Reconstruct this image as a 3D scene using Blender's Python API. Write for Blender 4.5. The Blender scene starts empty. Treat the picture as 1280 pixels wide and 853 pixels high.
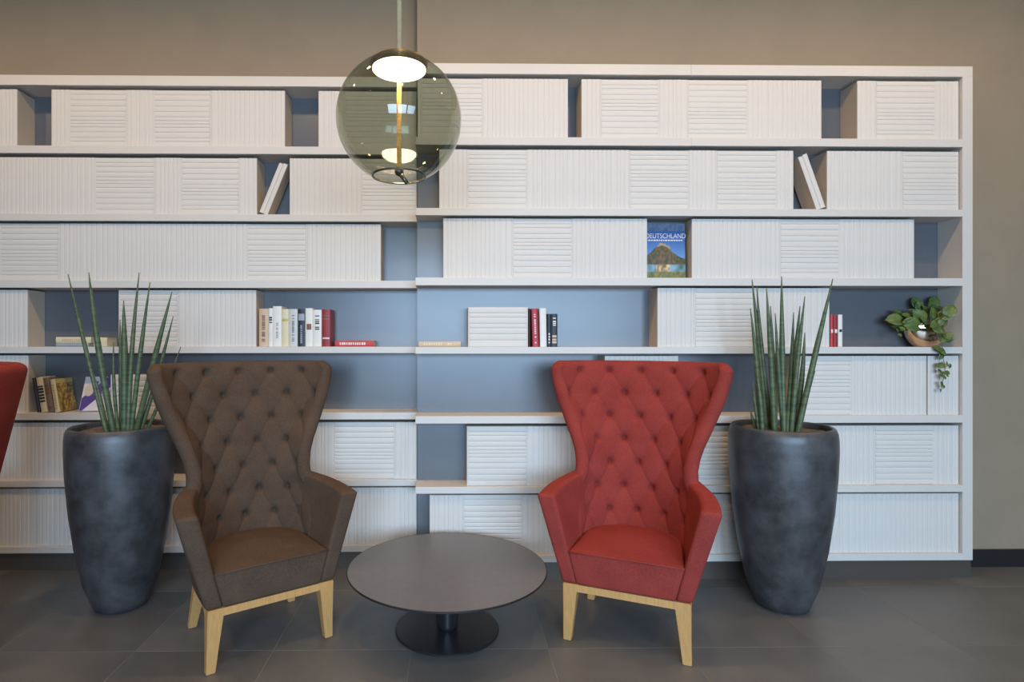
import bpy, bmesh, math, random
import numpy as np
from mathutils import Vector, Matrix

random.seed(7)
rng = np.random.default_rng(7)
R = math.radians
scene = bpy.context.scene
COL = scene.collection

# ------------------------------------------------------------------ camera
FPX, CX, CY, EYE = 720.0, 575.0, 426.0, 1.35
YAW = R(0.75)
cam_d = bpy.data.cameras.new('camera')
cam = bpy.data.objects.new('camera', cam_d)
COL.objects.link(cam)
cam.location = (0, 0, EYE)
cam.rotation_euler = (R(90), 0, -YAW)
cam_d.sensor_fit = 'HORIZONTAL'
cam_d.sensor_width = 36.0
cam_d.lens = FPX / 1280 * 36.0
cam_d.shift_x = (640 - CX) / 1280
cam_d.shift_y = (CY - 426.5) / 1280
cam_d.clip_start = 0.05
scene.camera = cam

# ------------------------------------------------------------------ view
vs = scene.view_settings
vs.view_transform = 'Standard'
vs.look = 'None'
vs.exposure = 0.0
vs.gamma = 1.0
vs.use_curve_mapping = False

# ------------------------------------------------------------------ world
w = bpy.data.worlds.new('World')
scene.world = w
w.use_nodes = True
w.node_tree.nodes['Background'].inputs[0].default_value = (0.80, 0.86, 1.0, 1)
w.node_tree.nodes['Background'].inputs[1].default_value = 0.25

# ------------------------------------------------------------------ lights
def area(name, loc, rot, sx, sy, power, col, spread=180):
    d = bpy.data.lights.new(name, 'AREA')
    d.shape = 'RECTANGLE'; d.size = sx; d.size_y = sy
    d.energy = power; d.color = col; d.spread = R(spread)
    o = bpy.data.objects.new(name, d); COL.objects.link(o)
    o.location = loc; o.rotation_euler = rot
    return o
DAY = (0.50, 0.73, 1.0)
WARM = (1.0, 0.68, 0.38)
for i, x in enumerate((-0.85, 0.9, 2.65)):         # daylight coming in through the three tall windows behind the camera
    area('window_daylight', (x, -3.88, 1.45), (R(72), 0, 0), 1.5, 2.4, 122, DAY, 115)
def spot(loc, tgt, power, col, size, blend, rad=0.05):
    d = bpy.data.lights.new('downlight', 'SPOT')
    d.energy = power; d.color = col; d.spot_size = R(size); d.spot_blend = blend; d.shadow_soft_size = rad
    o = bpy.data.objects.new('downlight', d); COL.objects.link(o)
    o.location = loc
    o.rotation_euler = (Vector(tgt) - Vector(loc)).to_track_quat('-Z', 'Y').to_euler()
for x in (-3.15, -2.1, -1.05, 0.0, 1.05, 2.1, 3.15):   # recessed ceiling downlights washing the bookcase
    spot((x, 2.12, 3.63), (x, 3.1, 1.7), 43, WARM, 140, 0.9, 0.06)
for x in (-2.2, 0.2, 2.4):                        # a second row over the seats
    spot((x, 0.2, 3.63), (x, 0.6, 0.0), 58, WARM, 120, 0.9, 0.06)

# ------------------------------------------------------------------ helpers
def ray(px, py):
    a, b = (px - CX) / FPX, (CY - py) / FPX
    c, s = math.cos(YAW), math.sin(YAW)
    return (c * a + s, -s * a + c, b)
def at(px, py, Y):
    """measured image position -> world point on the plane y = Y"""
    r = ray(px, py); t = Y / r[1]
    return Vector((r[0] * t, Y, EYE + r[2] * t))
def fx(px, Y): return at(px, CY, Y).x

def lin(r, g, b):
    f = lambda c: (c / 255 / 12.92) if c / 255 <= 0.04045 else ((c / 255 + 0.055) / 1.055) ** 2.4
    return (f(r), f(g), f(b), 1)

def mat(name, col, rough=0.6, metal=0.0, var=0.0, vscale=8.0, bump=0.0, bscale=200.0, spec=0.5, sheen=0.0, stretch=None, var_col=None, coat=0.0, rvar=0.0):
    m = bpy.data.materials.new(name); m.use_nodes = True
    nt = m.node_tree; b = nt.nodes['Principled BSDF']
    b.inputs['Base Color'].default_value = col
    b.inputs['Roughness'].default_value = rough
    b.inputs['Metallic'].default_value = metal
    b.inputs['Specular IOR Level'].default_value = spec
    b.inputs['Coat Weight'].default_value = coat
    if sheen:
        b.inputs['Sheen Weight'].default_value = sheen
        b.inputs['Sheen Roughness'].default_value = 0.5
        b.inputs['Sheen Tint'].default_value = col
    tc = nt.nodes.new('ShaderNodeTexCoord')
    src = tc.outputs['Object']
    if stretch:
        mp = nt.nodes.new('ShaderNodeMapping'); mp.inputs['Scale'].default_value = stretch
        nt.links.new(src, mp.inputs[0]); src = mp.outputs[0]
    if var:
        n = nt.nodes.new('ShaderNodeTexNoise'); n.inputs['Scale'].default_value = vscale; n.inputs['Detail'].default_value = 5
        n.inputs['Roughness'].default_value = 0.6
        nt.links.new(src, n.inputs['Vector'])
        rp = nt.nodes.new('ShaderNodeValToRGB')
        lo = tuple(c * (1 - var) for c in col[:3]) + (1,)
        hi = var_col or (tuple(min(1, c * (1 + var)) for c in col[:3]) + (1,))
        rp.color_ramp.elements[0].position = 0.3; rp.color_ramp.elements[1].position = 0.7
        rp.color_ramp.elements[0].color = lo; rp.color_ramp.elements[1].color = hi
        nt.links.new(n.outputs['Fac'], rp.inputs[0]); nt.links.new(rp.outputs[0], b.inputs['Base Color'])
        if rvar:
            mr = nt.nodes.new('ShaderNodeMapRange')
            mr.inputs['To Min'].default_value = rough - rvar; mr.inputs['To Max'].default_value = rough + rvar
            nt.links.new(n.outputs['Fac'], mr.inputs['Value']); nt.links.new(mr.outputs[0], b.inputs['Roughness'])
    if bump:
        n2 = nt.nodes.new('ShaderNodeTexNoise'); n2.inputs['Scale'].default_value = bscale; n2.inputs['Detail'].default_value = 3
        nt.links.new(src, n2.inputs['Vector'])
        bp = nt.nodes.new('ShaderNodeBump'); bp.inputs['Strength'].default_value = bump; bp.inputs['Distance'].default_value = 0.003
        nt.links.new(n2.outputs['Fac'], bp.inputs['Height']); nt.links.new(bp.outputs[0], b.inputs['Normal'])
    return m

def fabric(name, col, dark):
    """woven wool: two crossed fine waves in the relief, melange flecks in the colour"""
    m = mat(name, col, 0.92, spec=0.12, sheen=0.12)
    nt = m.node_tree; b = nt.nodes['Principled BSDF']
    tc = nt.nodes.new('ShaderNodeTexCoord')
    n = nt.nodes.new('ShaderNodeTexNoise'); n.inputs['Scale'].default_value = 260; n.inputs['Detail'].default_value = 2
    n3 = nt.nodes.new('ShaderNodeTexNoise'); n3.inputs['Scale'].default_value = 9; n3.inputs['Detail'].default_value = 3
    for q in (n, n3): nt.links.new(tc.outputs['Object'], q.inputs['Vector'])
    ad = nt.nodes.new('ShaderNodeMath'); ad.operation = 'MULTIPLY_ADD'; ad.inputs[1].default_value = 0.35
    nt.links.new(n3.outputs['Fac'], ad.inputs[0])
    sc = nt.nodes.new('ShaderNodeMath'); sc.operation = 'MULTIPLY'; sc.inputs[1].default_value = 0.65
    nt.links.new(n.outputs['Fac'], sc.inputs[0]); nt.links.new(sc.outputs[0], ad.inputs[2])
    rp = nt.nodes.new('ShaderNodeValToRGB')
    rp.color_ramp.elements[0].position = 0.36; rp.color_ramp.elements[1].position = 0.62
    rp.color_ramp.elements[0].color = dark; rp.color_ramp.elements[1].color = col
    nt.links.new(ad.outputs[0], rp.inputs[0]); nt.links.new(rp.outputs[0], b.inputs['Base Color'])
    bp = nt.nodes.new('ShaderNodeBump'); bp.inputs['Strength'].default_value = 0.25; bp.inputs['Distance'].default_value = 0.002
    nt.links.new(n.outputs['Fac'], bp.inputs['Height']); nt.links.new(bp.outputs[0], b.inputs['Normal'])
    return m

M = dict(
    wall=mat('wall_paint', lin(152, 136, 114), 0.85, var=0.05, vscale=3, bump=0.15, bscale=180),
    ceiling=mat('ceiling_paint', lin(205, 200, 190), 0.9),
    room=mat('room_paint', lin(120, 112, 104), 0.85),
    white=mat('white_lacquer', lin(212, 206, 198), 0.5, var=0.015, vscale=4),
    book_white=mat('dummy_white', lin(214, 208, 200), 0.6, var=0.02, vscale=5),
    book_side=mat('dummy_side', lin(200, 186, 168), 0.65, var=0.03, vscale=5),
    panel=mat('slate_panel', lin(96, 98, 103), 0.33, var=0.05, vscale=3, spec=0.75),
    plinth=mat('plinth_metal', lin(96, 90, 84), 0.28, metal=0.35),
    tile=mat('floor_tile', lin(102, 99, 96), 0.45, var=0.18, vscale=2.2, bump=0.1, bscale=60, rvar=0.12),
    grout=mat('grout', lin(138, 128, 114), 0.9),
    red=fabric('red_wool', lin(152, 62, 54), lin(128, 50, 45)),
    brown=fabric('brown_wool', lin(92, 74, 60), lin(74, 59, 49)),
    oak=mat('oak', lin(198, 150, 92), 0.45, var=0.12, vscale=6, stretch=(30, 30, 2.0), bump=0.05, bscale=20),
    table=mat('table_laminate', lin(106, 103, 104), 0.36, var=0.06, vscale=30),
    black_metal=mat('black_metal', lin(46, 44, 45), 0.4, metal=0.3),
    steel=mat('dark_steel', lin(120, 116, 120), 0.3, metal=0.9),
    pot=mat('glazed_pot', lin(78, 77, 78), 0.40, metal=0.3, var=0.5, vscale=8, bump=0.12, bscale=14, rvar=0.1),
    soil=mat('soil', lin(112, 94, 78), 0.95, var=0.35, vscale=60, bump=0.8, bscale=90),
    brass=mat('brass', lin(190, 150, 90), 0.3, metal=0.9),
    rope=mat('rope', lin(196, 164, 108), 0.8, var=0.25, vscale=90),
    cord=mat('cord', lin(206, 182, 142), 0.8, var=0.1, vscale=60),
    rim=mat('glass_rim', lin(60, 60, 50), 0.15, spec=0.7),
    rosegold=mat('rose_gold', lin(238, 214, 190), 0.06, metal=1.0),
    stem=mat('stem', lin(120, 110, 60), 0.6),
    pages=mat('paper', lin(226, 216, 192), 0.8),
    ink=mat('ink', lin(40, 38, 40), 0.6),
    foil=mat('foil', lin(230, 220, 210), 0.5),
    rubber=mat('rubber', lin(40, 36, 34), 0.7),
)
COLORS = dict(tan=(206, 176, 146), white=(226, 222, 214), cream=(216, 206, 170), grey=(198, 200, 196), black=(40, 44, 56), darkred=(140, 40, 42),
              red=(196, 60, 62), crimson=(176, 52, 66), darkbrown=(58, 42, 38), navy=(52, 48, 72), taupe=(128, 108, 98), yellow=(196, 172, 92),
              lilac=(222, 214, 224), greyblue=(150, 156, 166), blue=(70, 112, 178), orange=(192, 120, 72), brown=(126, 84, 70), purple=(92, 74, 150))
CM = {}
def cmat(n):
    if n not in CM: CM[n] = mat('cover_' + n, lin(*COLORS[n]), 0.5, var=0.04, vscale=20)
    return CM[n]

def leafmat(name, a, b_, scale, rough=0.45):
    return mat(name, lin(*a), rough, var=0.2, vscale=scale, var_col=lin(*b_))
M['snake'] = leafmat('snake_leaf', (66, 84, 55), (96, 107, 71), 26, 0.5)
M['ivy'] = leafmat('trailing_leaf', (64, 88, 42), (108, 128, 66), 14, 0.4)

# bands across the cylindrical leaves
def band(m):
    nt = m.node_tree; b = nt.nodes['Principled BSDF']
    tc = nt.nodes.new('ShaderNodeTexCoord')
    mp = nt.nodes.new('ShaderNodeMapping'); mp.inputs['Scale'].default_value = (4, 4, 38)
    nt.links.new(tc.outputs['Object'], mp.inputs[0])
    n = nt.nodes.new('ShaderNodeTexNoise'); n.inputs['Scale'].default_value = 2.2
    nt.links.new(mp.outputs[0], n.inputs['Vector'])
    nt.links.new(n.outputs['Fac'], nt.nodes['Color Ramp'].inputs[0])
band(M['snake'])

# thin tinted glass: straight-through tint + mirror by Fresnel
g = bpy.data.materials.new('smoked_glass'); g.use_nodes = True
nt = g.node_tree; nt.nodes.clear()
out = nt.nodes.new('ShaderNodeOutputMaterial'); mx = nt.nodes.new('ShaderNodeMixShader')
tr = nt.nodes.new('ShaderNodeBsdfTransparent'); gl = nt.nodes.new('ShaderNodeBsdfGlossy'); fr = nt.nodes.new('ShaderNodeFresnel')
tr.inputs[0].default_value = (0.57, 0.585, 0.50, 1); gl.inputs['Roughness'].default_value = 0.02; gl.inputs[0].default_value = (0.95, 0.95, 0.9, 1)
ge = nt.nodes.new('ShaderNodeNewGeometry'); io = nt.nodes.new('ShaderNodeMapRange')
io.inputs['To Min'].default_value = 1.5; io.inputs['To Max'].default_value = 1 / 1.5     # a thin sheet mirrors alike from both sides
nt.links.new(ge.outputs['Backfacing'], io.inputs['Value']); nt.links.new(io.outputs[0], fr.inputs['IOR'])
nt.links.new(fr.outputs[0], mx.inputs[0]); nt.links.new(tr.outputs[0], mx.inputs[1]); nt.links.new(gl.outputs[0], mx.inputs[2]); nt.links.new(mx.outputs[0], out.inputs[0])
M['glass'] = g
def emit(name, col, s):
    m = bpy.data.materials.new(name); m.use_nodes = True; n = m.node_tree; n.nodes.clear()
    o = n.nodes.new('ShaderNodeOutputMaterial'); e = n.nodes.new('ShaderNodeEmission')
    e.inputs[0].default_value = col; e.inputs[1].default_value = s
    n.links.new(e.outputs[0], o.inputs[0]); return m
M['led'] = emit('led_diffuser', (1.0, 0.88, 0.66, 1), 9.0)

def link(name, me, m=None, parent=None, loc=(0, 0, 0), rot=(0, 0, 0), scale=(1, 1, 1), smooth=False):
    o = bpy.data.objects.new(name, me); COL.objects.link(o)
    o.location = loc; o.rotation_euler = rot; o.scale = scale
    if parent: o.parent = parent
    if m and not me.materials: me.materials.append(m)
    if smooth:
        for p in me.polygons: p.use_smooth = True
    return o
def mesh(name, verts, faces):
    me = bpy.data.meshes.new(name); me.from_pydata([tuple(v) for v in verts], [], [tuple(f) for f in faces]); me.validate(); me.update()
    return me
def thing(name, label, cat, loc=(0, 0, 0), rz=0, group=None, rot=None):
    o = bpy.data.objects.new(name, None); COL.objects.link(o)
    o.empty_display_size = 0.1
    o.location = loc; o.rotation_euler = rot or (0, 0, rz)
    o['label'] = label; o['category'] = cat
    if group: o['group'] = group
    return o
def struct(o): o['kind'] = 'structure'; return o
def box_bm(bm, lo, hi):
    vs = [bm.verts.new((x, y, z)) for z in (lo[2], hi[2]) for y in (lo[1], hi[1]) for x in (lo[0], hi[0])]
    for f in ((0, 2, 3, 1), (4, 5, 7, 6), (0, 1, 5, 4), (2, 6, 7, 3), (0, 4, 6, 2), (1, 3, 7, 5)):
        bm.faces.new([vs[i] for i in f])
    return vs
def box_me(lo, hi, bevel=0.0, seg=2):
    bm = bmesh.new(); box_bm(bm, lo, hi)
    if bevel: bmesh.ops.bevel(bm, geom=bm.edges[:], offset=bevel, segments=seg, affect='EDGES', profile=0.5)
    me = bpy.data.meshes.new('box'); bm.to_mesh(me); bm.free(); return me
def box(name, lo, hi, m, parent=None, bevel=0.0, seg=2, loc=(0, 0, 0)):
    return link(name, box_me(lo, hi, bevel, seg), m, parent, loc)
def lathe_me(profile, n=48, cap0=True, cap1=True):
    v, f = [], []
    for r, z in profile:
        for i in range(n):
            a = 2 * math.pi * i / n; v.append((r * math.cos(a), r * math.sin(a), z))
    k = len(profile)
    for j in range(k - 1):
        for i in range(n):
            f.append((j * n + i, j * n + (i + 1) % n, (j + 1) * n + (i + 1) % n, (j + 1) * n + i))
    if cap0: f.append(tuple(range(n - 1, -1, -1)))
    if cap1: f.append(tuple(range((k - 1) * n, k * n)))
    return mesh('lathe', v, f)
def tube_me(pts, radii, n=10, cap=True):
    v, f = [], []
    pts = [Vector(p) for p in pts]
    for j, p in enumerate(pts):
        t = (pts[min(j + 1, len(pts) - 1)] - pts[max(j - 1, 0)]).normalized()
        a = t.orthogonal().normalized() if j == 0 else (a - t * a.dot(t)).normalized()
        b = t.cross(a)
        for i in range(n):
            c = 2 * math.pi * i / n
            v.append(p + (a * math.cos(c) + b * math.sin(c)) * radii[j])
    for j in range(len(pts) - 1):
        for i in range(n):
            f.append((j * n + i, j * n + (i + 1) % n, (j + 1) * n + (i + 1) % n, (j + 1) * n + i))
    if cap:
        f.append(tuple(range(n - 1, -1, -1))); f.append(tuple(range((len(pts) - 1) * n, len(pts) * n)))
    return mesh('tube', v, f)
def smooth(o, on=True):
    for p in o.data.polygons: p.use_smooth = on
    return o
def autosmooth(o, ang=40):
    for p in o.data.polygons: p.use_smooth = True
    o.data.set_sharp_from_angle(angle=R(ang)); return o
def copy_tree(o, parent=None):
    c = o.copy(); COL.objects.link(c)
    if parent: c.parent = parent
    for ch in list(o.children): copy_tree(ch, c)
    return c

# ------------------------------------------------------------------ dimensions
YR, YL, DEP = 3.23, 3.405, 0.175          # bookcase fronts (right one stands forward), depth
BR, BL = YR + DEP, YL + DEP               # the wall behind each
SHELF = [(2.907, 2.848), (2.494, 2.449), (2.094, 2.053), (1.704, 1.660), (1.314, 1.276), (0.926, 0.884), (0.529, 0.491), (0.141, 0.103)]
XS = fx(521.5, BR)                        # the step of the wall
X0 = fx(-95, YL)                          # left end of the left bookcase (out of frame)
X1 = fx(1216, YR)                         # right end of the right bookcase
CEIL = 3.66

# ------------------------------------------------------------------ room
v = [(-4.6, BL), (XS, BL), (XS, BR), (4.6, BR), (4.6, BR + 0.5), (-4.6, BR + 0.5)]
def prism(poly, z0, z1):
    n = len(poly)
    return mesh('prism', [(x, y, z0) for x, y in poly] + [(x, y, z1) for x, y in poly],
                [tuple(range(n - 1, -1, -1)), tuple(range(n, 2 * n))] + [(i, (i + 1) % n, n + (i + 1) % n, n + i) for i in range(n)])
struct(link('wall_back', prism(v, 0, CEIL), M['wall']))
struct(box('wall_left', (-4.7, -4.1, 0), (-4.6, BR + 0.5, CEIL), M['room']))
struct(box('wall_right', (4.6, -4.1, 0), (4.7, BR + 0.5, CEIL), M['room']))
struct(box('ceiling', (-4.7, -4.1, CEIL), (4.7, BR + 0.5, CEIL + 0.1), M['ceiling']))
struct(box('wall_front', (-4.7, -4.1, 0), (4.7, -4.0, CEIL), M['room']))
for i, x in enumerate((-0.85, 0.9, 2.65)):
    bm = bmesh.new()
    for lo, hi in (((-0.80, 0.2), (-0.74, 2.82)), ((0.74, 0.2), (0.80, 2.82)), ((-0.8, 0.14), (0.8, 0.2)), ((-0.8, 2.78), (0.8, 2.84))):
        box_bm(bm, (x + lo[0], -4.0, lo[1]), (x + hi[0], -3.90, hi[1]))
    me = bpy.data.meshes.new('frame'); bm.to_mesh(me); bm.free()
    struct(link('window_%d' % (i + 1), me, M['black_metal']))
fl = struct(box('floor', (-4.7, -4.1, -0.1), (4.7, BR + 0.5, -0.0012), M['grout']))
tile_me = box_me((0.0015, 0.0015, -0.012), (0.5985, 0.5985, 0), 0.0006, 1)
tile_me.materials.append(M['tile'])
for i in range(16):
    for j in range(13):
        x = 0.42 - 0.6 * 9 + 0.6 * i; y = 2.518 - 0.6 * 11 + 0.6 * j
        if x + 0.6 > 4.75 or x < -5.1 or y < -4.2: continue
        t = link('tile', tile_me, None, fl, (x, y, 0))
# tone differs from tile to tile by position, through object-info random
ntt = M['tile'].node_tree
oi = ntt.nodes.new('ShaderNodeObjectInfo'); hs = ntt.nodes.new('ShaderNodeHueSaturation')
mr = ntt.nodes.new('ShaderNodeMapRange'); mr.inputs['To Min'].default_value = 0.9; mr.inputs['To Max'].default_value = 1.1
ntt.links.new(oi.outputs['Random'], mr.inputs['Value']); ntt.links.new(mr.outputs[0], hs.inputs['Value'])
bs = ntt.nodes['Principled BSDF']; old = bs.inputs['Base Color'].links[0].from_socket
ntt.links.new(old, hs.inputs['Color']); ntt.links.new(hs.outputs[0], bs.inputs['Base Color'])
ad = ntt.nodes.new('ShaderNodeVectorMath'); ad.operation = 'MULTIPLY_ADD'
ad.inputs[1].default_value = (37, 37, 37)
cb = ntt.nodes.new('ShaderNodeCombineXYZ'); ntt.links.new(oi.outputs['Random'], cb.inputs[0]); ntt.links.new(oi.outputs['Random'], cb.inputs[1])
ntt.links.new(cb.outputs[0], ad.inputs[0])
tco = [n for n in ntt.nodes if n.type == 'TEX_COORD'][0]; ntt.links.new(tco.outputs['Object'], ad.inputs[2])
for n in ntt.nodes:
    if n.type == 'TEX_NOISE': ntt.links.new(ad.outputs[0], n.inputs['Vector'])
struct(box('baseboard_right', (X1 + 0.004, BR - 0.015, 0), (4.6, BR, 0.103), M['black_metal']))
struct(box('baseboard_left', (-4.6, BL - 0.015, 0), (X0 - 0.004, BL, 0.103), M['black_metal']))

# ------------------------------------------------------------------ bookcases
def bookcase(label, xa, xb, yf, yb, seam=None, panel_at=None):
    t = thing('bookcase', label, 'bookcase', ((xa + xb) / 2, yb, 0), 0, 'bookcase sections')
    ox = (xa + xb) / 2
    pw = fx(1216, YR) - fx(1203.3, YR)
    L, Rr = xa - ox, xb - ox
    if panel_at == 'right': inner = (L, Rr - pw)
    else: inner = (L + pw, Rr)
    for k, (zt, zb) in enumerate(SHELF):
        top = k == 0
        a, b = (L, Rr) if top else inner
        cuts = [a, b] if not (seam and k in (0, 1, 7)) else [a, seam - ox, b]
        for q in range(len(cuts) - 1):
            box('shelf', (cuts[q] + (0.0006 if q else 0), yf - yb, zb), (cuts[q + 1], -0.006, zt), M['white'], t, 0.0012, 1)
    if panel_at == 'right': box('end_panel', (Rr - pw, yf - yb, SHELF[7][1]), (Rr, -0.006, SHELF[0][1]), M['white'], t, 0.001, 1)
    else: box('end_panel', (L, yf - yb, SHELF[7][1]), (L + pw, -0.006, SHELF[0][1]), M['white'], t, 0.001, 1)
    box('back_panel', (L, -0.006, 0.103), (Rr, -0.0005, 2.907), M['panel'], t)
    box('plinth', (L, yf - yb + 0.012, 0), (Rr, -0.006, 0.103), M['plinth'], t)
    return t
bookcase('white open bookcase section on the left, set back behind the pillar line', X0, XS - 0.001, YL, BL, None, 'left')
bookcase('white open bookcase section on the right, standing forward with a closed end panel', XS + 0.0005, X1, YR, BR, fx(864, YR), 'right')

# ------------------------------------------------------------------ ribbed white dummy book blocks
RB = 0.010
def rib_unit(vertical):
    """one spine of unit length and unit width, gently rounded front, front face towards -y"""
    e0, e1 = (0.74, 0.88) if vertical else (0.66, 0.84)
    prof = [(0.0, 0.0), (0.0, -e0), (0.07, -e1), (0.2, -0.96), (0.5, -1.0), (0.8, -0.96), (0.93, -e1), (1.0, -e0), (1.0, 0.0)]
    v = []
    for e in (0.0, 1.0):
        for a, d in prof:
            v.append((a, d * RB, e) if vertical else (e, d * RB, a))
    n = len(prof)
    f = [(i, i + 1, n + i + 1, n + i) for i in range(n - 1)] + [tuple(range(n - 1, -1, -1)), tuple(range(n, 2 * n))]
    me = mesh('spine', v, f)
    bm = bmesh.new(); bm.from_mesh(me); bmesh.ops.recalc_face_normals(bm, faces=bm.faces[:]); bm.to_mesh(me); bm.free()
    me.materials.append(M['book_white']); return me
RIBV, RIBH = rib_unit(True), rib_unit(False)
HPAT = [0.9, 0.62, 0.95, 0.82, 0.58, 0.55, 0.62, 0.9, 0.9, 0.98, 0.95, 0.8]
BH = 0.336
def dummy_block(label, row, segs, side, yoff=0.02, height=None, dep=None):
    """segs: [(kind, x0, x1)] measured in the photo at the front plane; row = index of the shelf it stands on"""
    yf, yb = (YL, BL) if side == 'L' else (YR, BR)
    z0 = SHELF[row][0]
    h = height or min(BH, SHELF[row - 1][1] - z0 - 0.012)
    y = yf + yoff
    xa, xb = fx(segs[0][1], y), fx(segs[-1][2], y)
    if side == 'L': xb = min(xb, XS - 0.004)
    else: xa = max(xa, XS + 0.003); xb = min(xb, fx(1203.3, YR) - 0.004)
    t = thing('dummy_book_block', label, 'dummy books', ((xa + xb) / 2, yb - 0.008, z0 + 0.0005), 0, 'white dummy books on the bookcase')
    ox, oy = t.location.x, t.location.y
    f = y - oy
    box('case', (xa - ox, f + RB, 0), (xb - ox, 0, h), M['book_side'], t)
    for kind, a, b in segs:
        a, b = max(fx(a, y), xa) - ox, min(fx(b, y), xb) - ox
        if b - a < 0.004: continue
        if kind == 'V':
            n = max(1, round((b - a) / 0.0268)); ws = [random.choice((0.72, 0.9, 1.0, 1.0, 1.2, 1.35)) for _ in range(n)]
            s = sum(ws); x = a
            for q in ws:
                wd = q / s * (b - a)
                link('spine', RIBV, None, t, (x, f + RB - 0.0004 * random.random(), 0), (0, 0, 0), (wd, 1, h)); x += wd
        else:
            pat = HPAT if h > 0.3 else HPAT[:3] + HPAT[6:10]
            if random.random() < 0.35: pat = pat[::-1]
            s = sum(pat); z = 0
            link('upright', RIBV, None, t, (a, f + RB, 0), (0, 0, 0), (0.008, 0.9, h))
            link('upright', RIBV, None, t, (b - 0.008, f + RB, 0), (0, 0, 0), (0.008, 0.9, h))
            for q in pat:
                hd = q / s * h
                link('spine', RIBH, None, t, (a + 0.008, f + RB + 0.001, z), (0, 0, 0), (b - a - 0.016, 1, hd)); z += hd
    return t

D = dummy_block
# top row
D('white ribbed dummy book block cut by the left photo edge on the top shelf', 1, [('V', -72, 21)], 'L')
D('white ribbed dummy book block on the left half of the top shelf, two louvred squares', 1, [('V', 64, 86), ('H', 86, 158.5), ('V', 158.5, 191), ('H', 191, 264), ('V', 264, 356)], 'L')
D('white ribbed dummy book block on the top shelf partly behind the glass pendant, left section', 1, [('V', 398, 430), ('H', 430, 503), ('V', 503, 521)], 'L')
D('white ribbed dummy book block on the top shelf right behind the glass pendant, forward section', 1, [('V', 522, 526), ('H', 526, 604), ('V', 604, 710)], 'R')
D('long white ribbed dummy book block mid right top shelf, two louvred squares', 1, [('V', 727, 750), ('H', 750, 824.5), ('V', 824.5, 859), ('H', 859, 935), ('V', 935, 1027)], 'R')
D('white ribbed dummy book block in the top right corner of the bookcase', 1, [('V', 1072, 1094), ('H', 1094, 1170), ('V', 1170, 1202)], 'R')
# second row
D('long white ribbed dummy book block on the second shelf at the left photo edge', 2, [('V', -72, 118), ('H', 118, 193.5), ('V', 193.5, 225.5), ('H', 225.5, 299), ('V', 299, 321)], 'L')
D('white ribbed dummy book block below left of the glass pendant on the second shelf', 2, [('V', 362, 451), ('H', 451, 521)], 'L')
D('longest white ribbed dummy book block on the second shelf, three louvred squares', 2, [('V', 549, 583.5), ('H', 583.5, 659), ('V', 659, 786.5), ('H', 786.5, 861.5), ('V', 861.5, 895), ('H', 895, 971), ('V', 971, 992)], 'R')
D('white ribbed dummy book block on the second shelf beside the right end panel', 2, [('V', 1034, 1127), ('H', 1127, 1202)], 'R')
# third row
D('long white ribbed dummy book block on the third shelf reaching in from the left edge', 3, [('V', -72, -1), ('H', -1, 74), ('V', 74, 308), ('H', 308, 384), ('V', 384, 476)], 'L')
D('white ribbed dummy book block on the third shelf left of the castle picture book', 3, [('V', 554, 640), ('H', 640, 716), ('V', 716, 809)], 'R')
D('white ribbed dummy book block on the third shelf right of the castle picture book', 3, [('V', 865, 974.5), ('H', 974.5, 1050), ('V', 1050, 1143)], 'R')
# fourth row
D('white ribbed dummy book block at the left photo edge on the fourth shelf', 4, [('V', -72, 34)], 'L')
D('white ribbed dummy book block behind the left snake plant on the fourth shelf', 4, [('H', 148, 222.5), ('V', 222.5, 320)], 'L')
D('small low louvred white stack left of the leaning red book on the fourth shelf', 4, [('H', 585, 660)], 'R', height=0.224)
D('white ribbed dummy book block behind the right snake plant on the fourth shelf', 4, [('V', 822, 868), ('H', 868, 942.5), ('V', 942.5, 1037)], 'R')
# fifth row
D('white ribbed dummy book block behind the wing of the left red chair, fifth shelf', 5, [('V', -72, 35)], 'L')
D('low louvred white stack behind the left snake plant, fifth shelf', 5, [('H', 138, 213)], 'L', height=0.222)
D('white ribbed dummy book block just showing over the back of the middle red chair', 5, [('V', 756, 848)], 'R')
D('white ribbed dummy book block right of the right snake plant on the fifth shelf', 5, [('H', 989, 1065), ('V', 1065, 1158.5)], 'R')
D('narrow white ribbed dummy book block behind the hanging tendril at the right end', 5, [('V', 1160, 1202)], 'R')
# sixth row
D('white ribbed dummy book block left of and behind the left planter, sixth shelf', 6, [('V', -72, 95), ('H', 95, 170)], 'L')
D('white ribbed dummy book block right of the brown chair on the sixth shelf', 6, [('V', 300, 417), ('H', 417, 494), ('V', 494, 521)], 'L')
D('white ribbed dummy book block on the sixth shelf left of the middle red chair', 6, [('H', 583.5, 659), ('V', 659, 790)], 'R')
D('white louvred dummy book block between the middle red chair and the right planter', 6, [('V', 830, 866), ('H', 866, 942), ('V', 942, 960)], 'R')
D('white ribbed dummy book block right of the right planter on the sixth shelf', 6, [('V', 985, 1093), ('H', 1093, 1168), ('V', 1168, 1202)], 'R')
# bottom row
D('white ribbed dummy book block on the bottom shelf behind the left planter', 7, [('V', -72, 260)], 'L')
D('white ribbed dummy book block on the bottom shelf left of the pillar line', 7, [('V', 330, 521)], 'L')
D('white ribbed dummy book block on the bottom shelf behind the round table', 7, [('V', 537, 578.5), ('H', 578.5, 653.5), ('V', 653.5, 740)], 'R')
D('white louvred dummy book block on the bottom shelf behind the right planter', 7, [('V', 870, 903), ('H', 903, 979)], 'R')
D('white ribbed dummy book block on the bottom shelf in the lower right corner', 7, [('V', 1003, 1202)], 'R')

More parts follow.
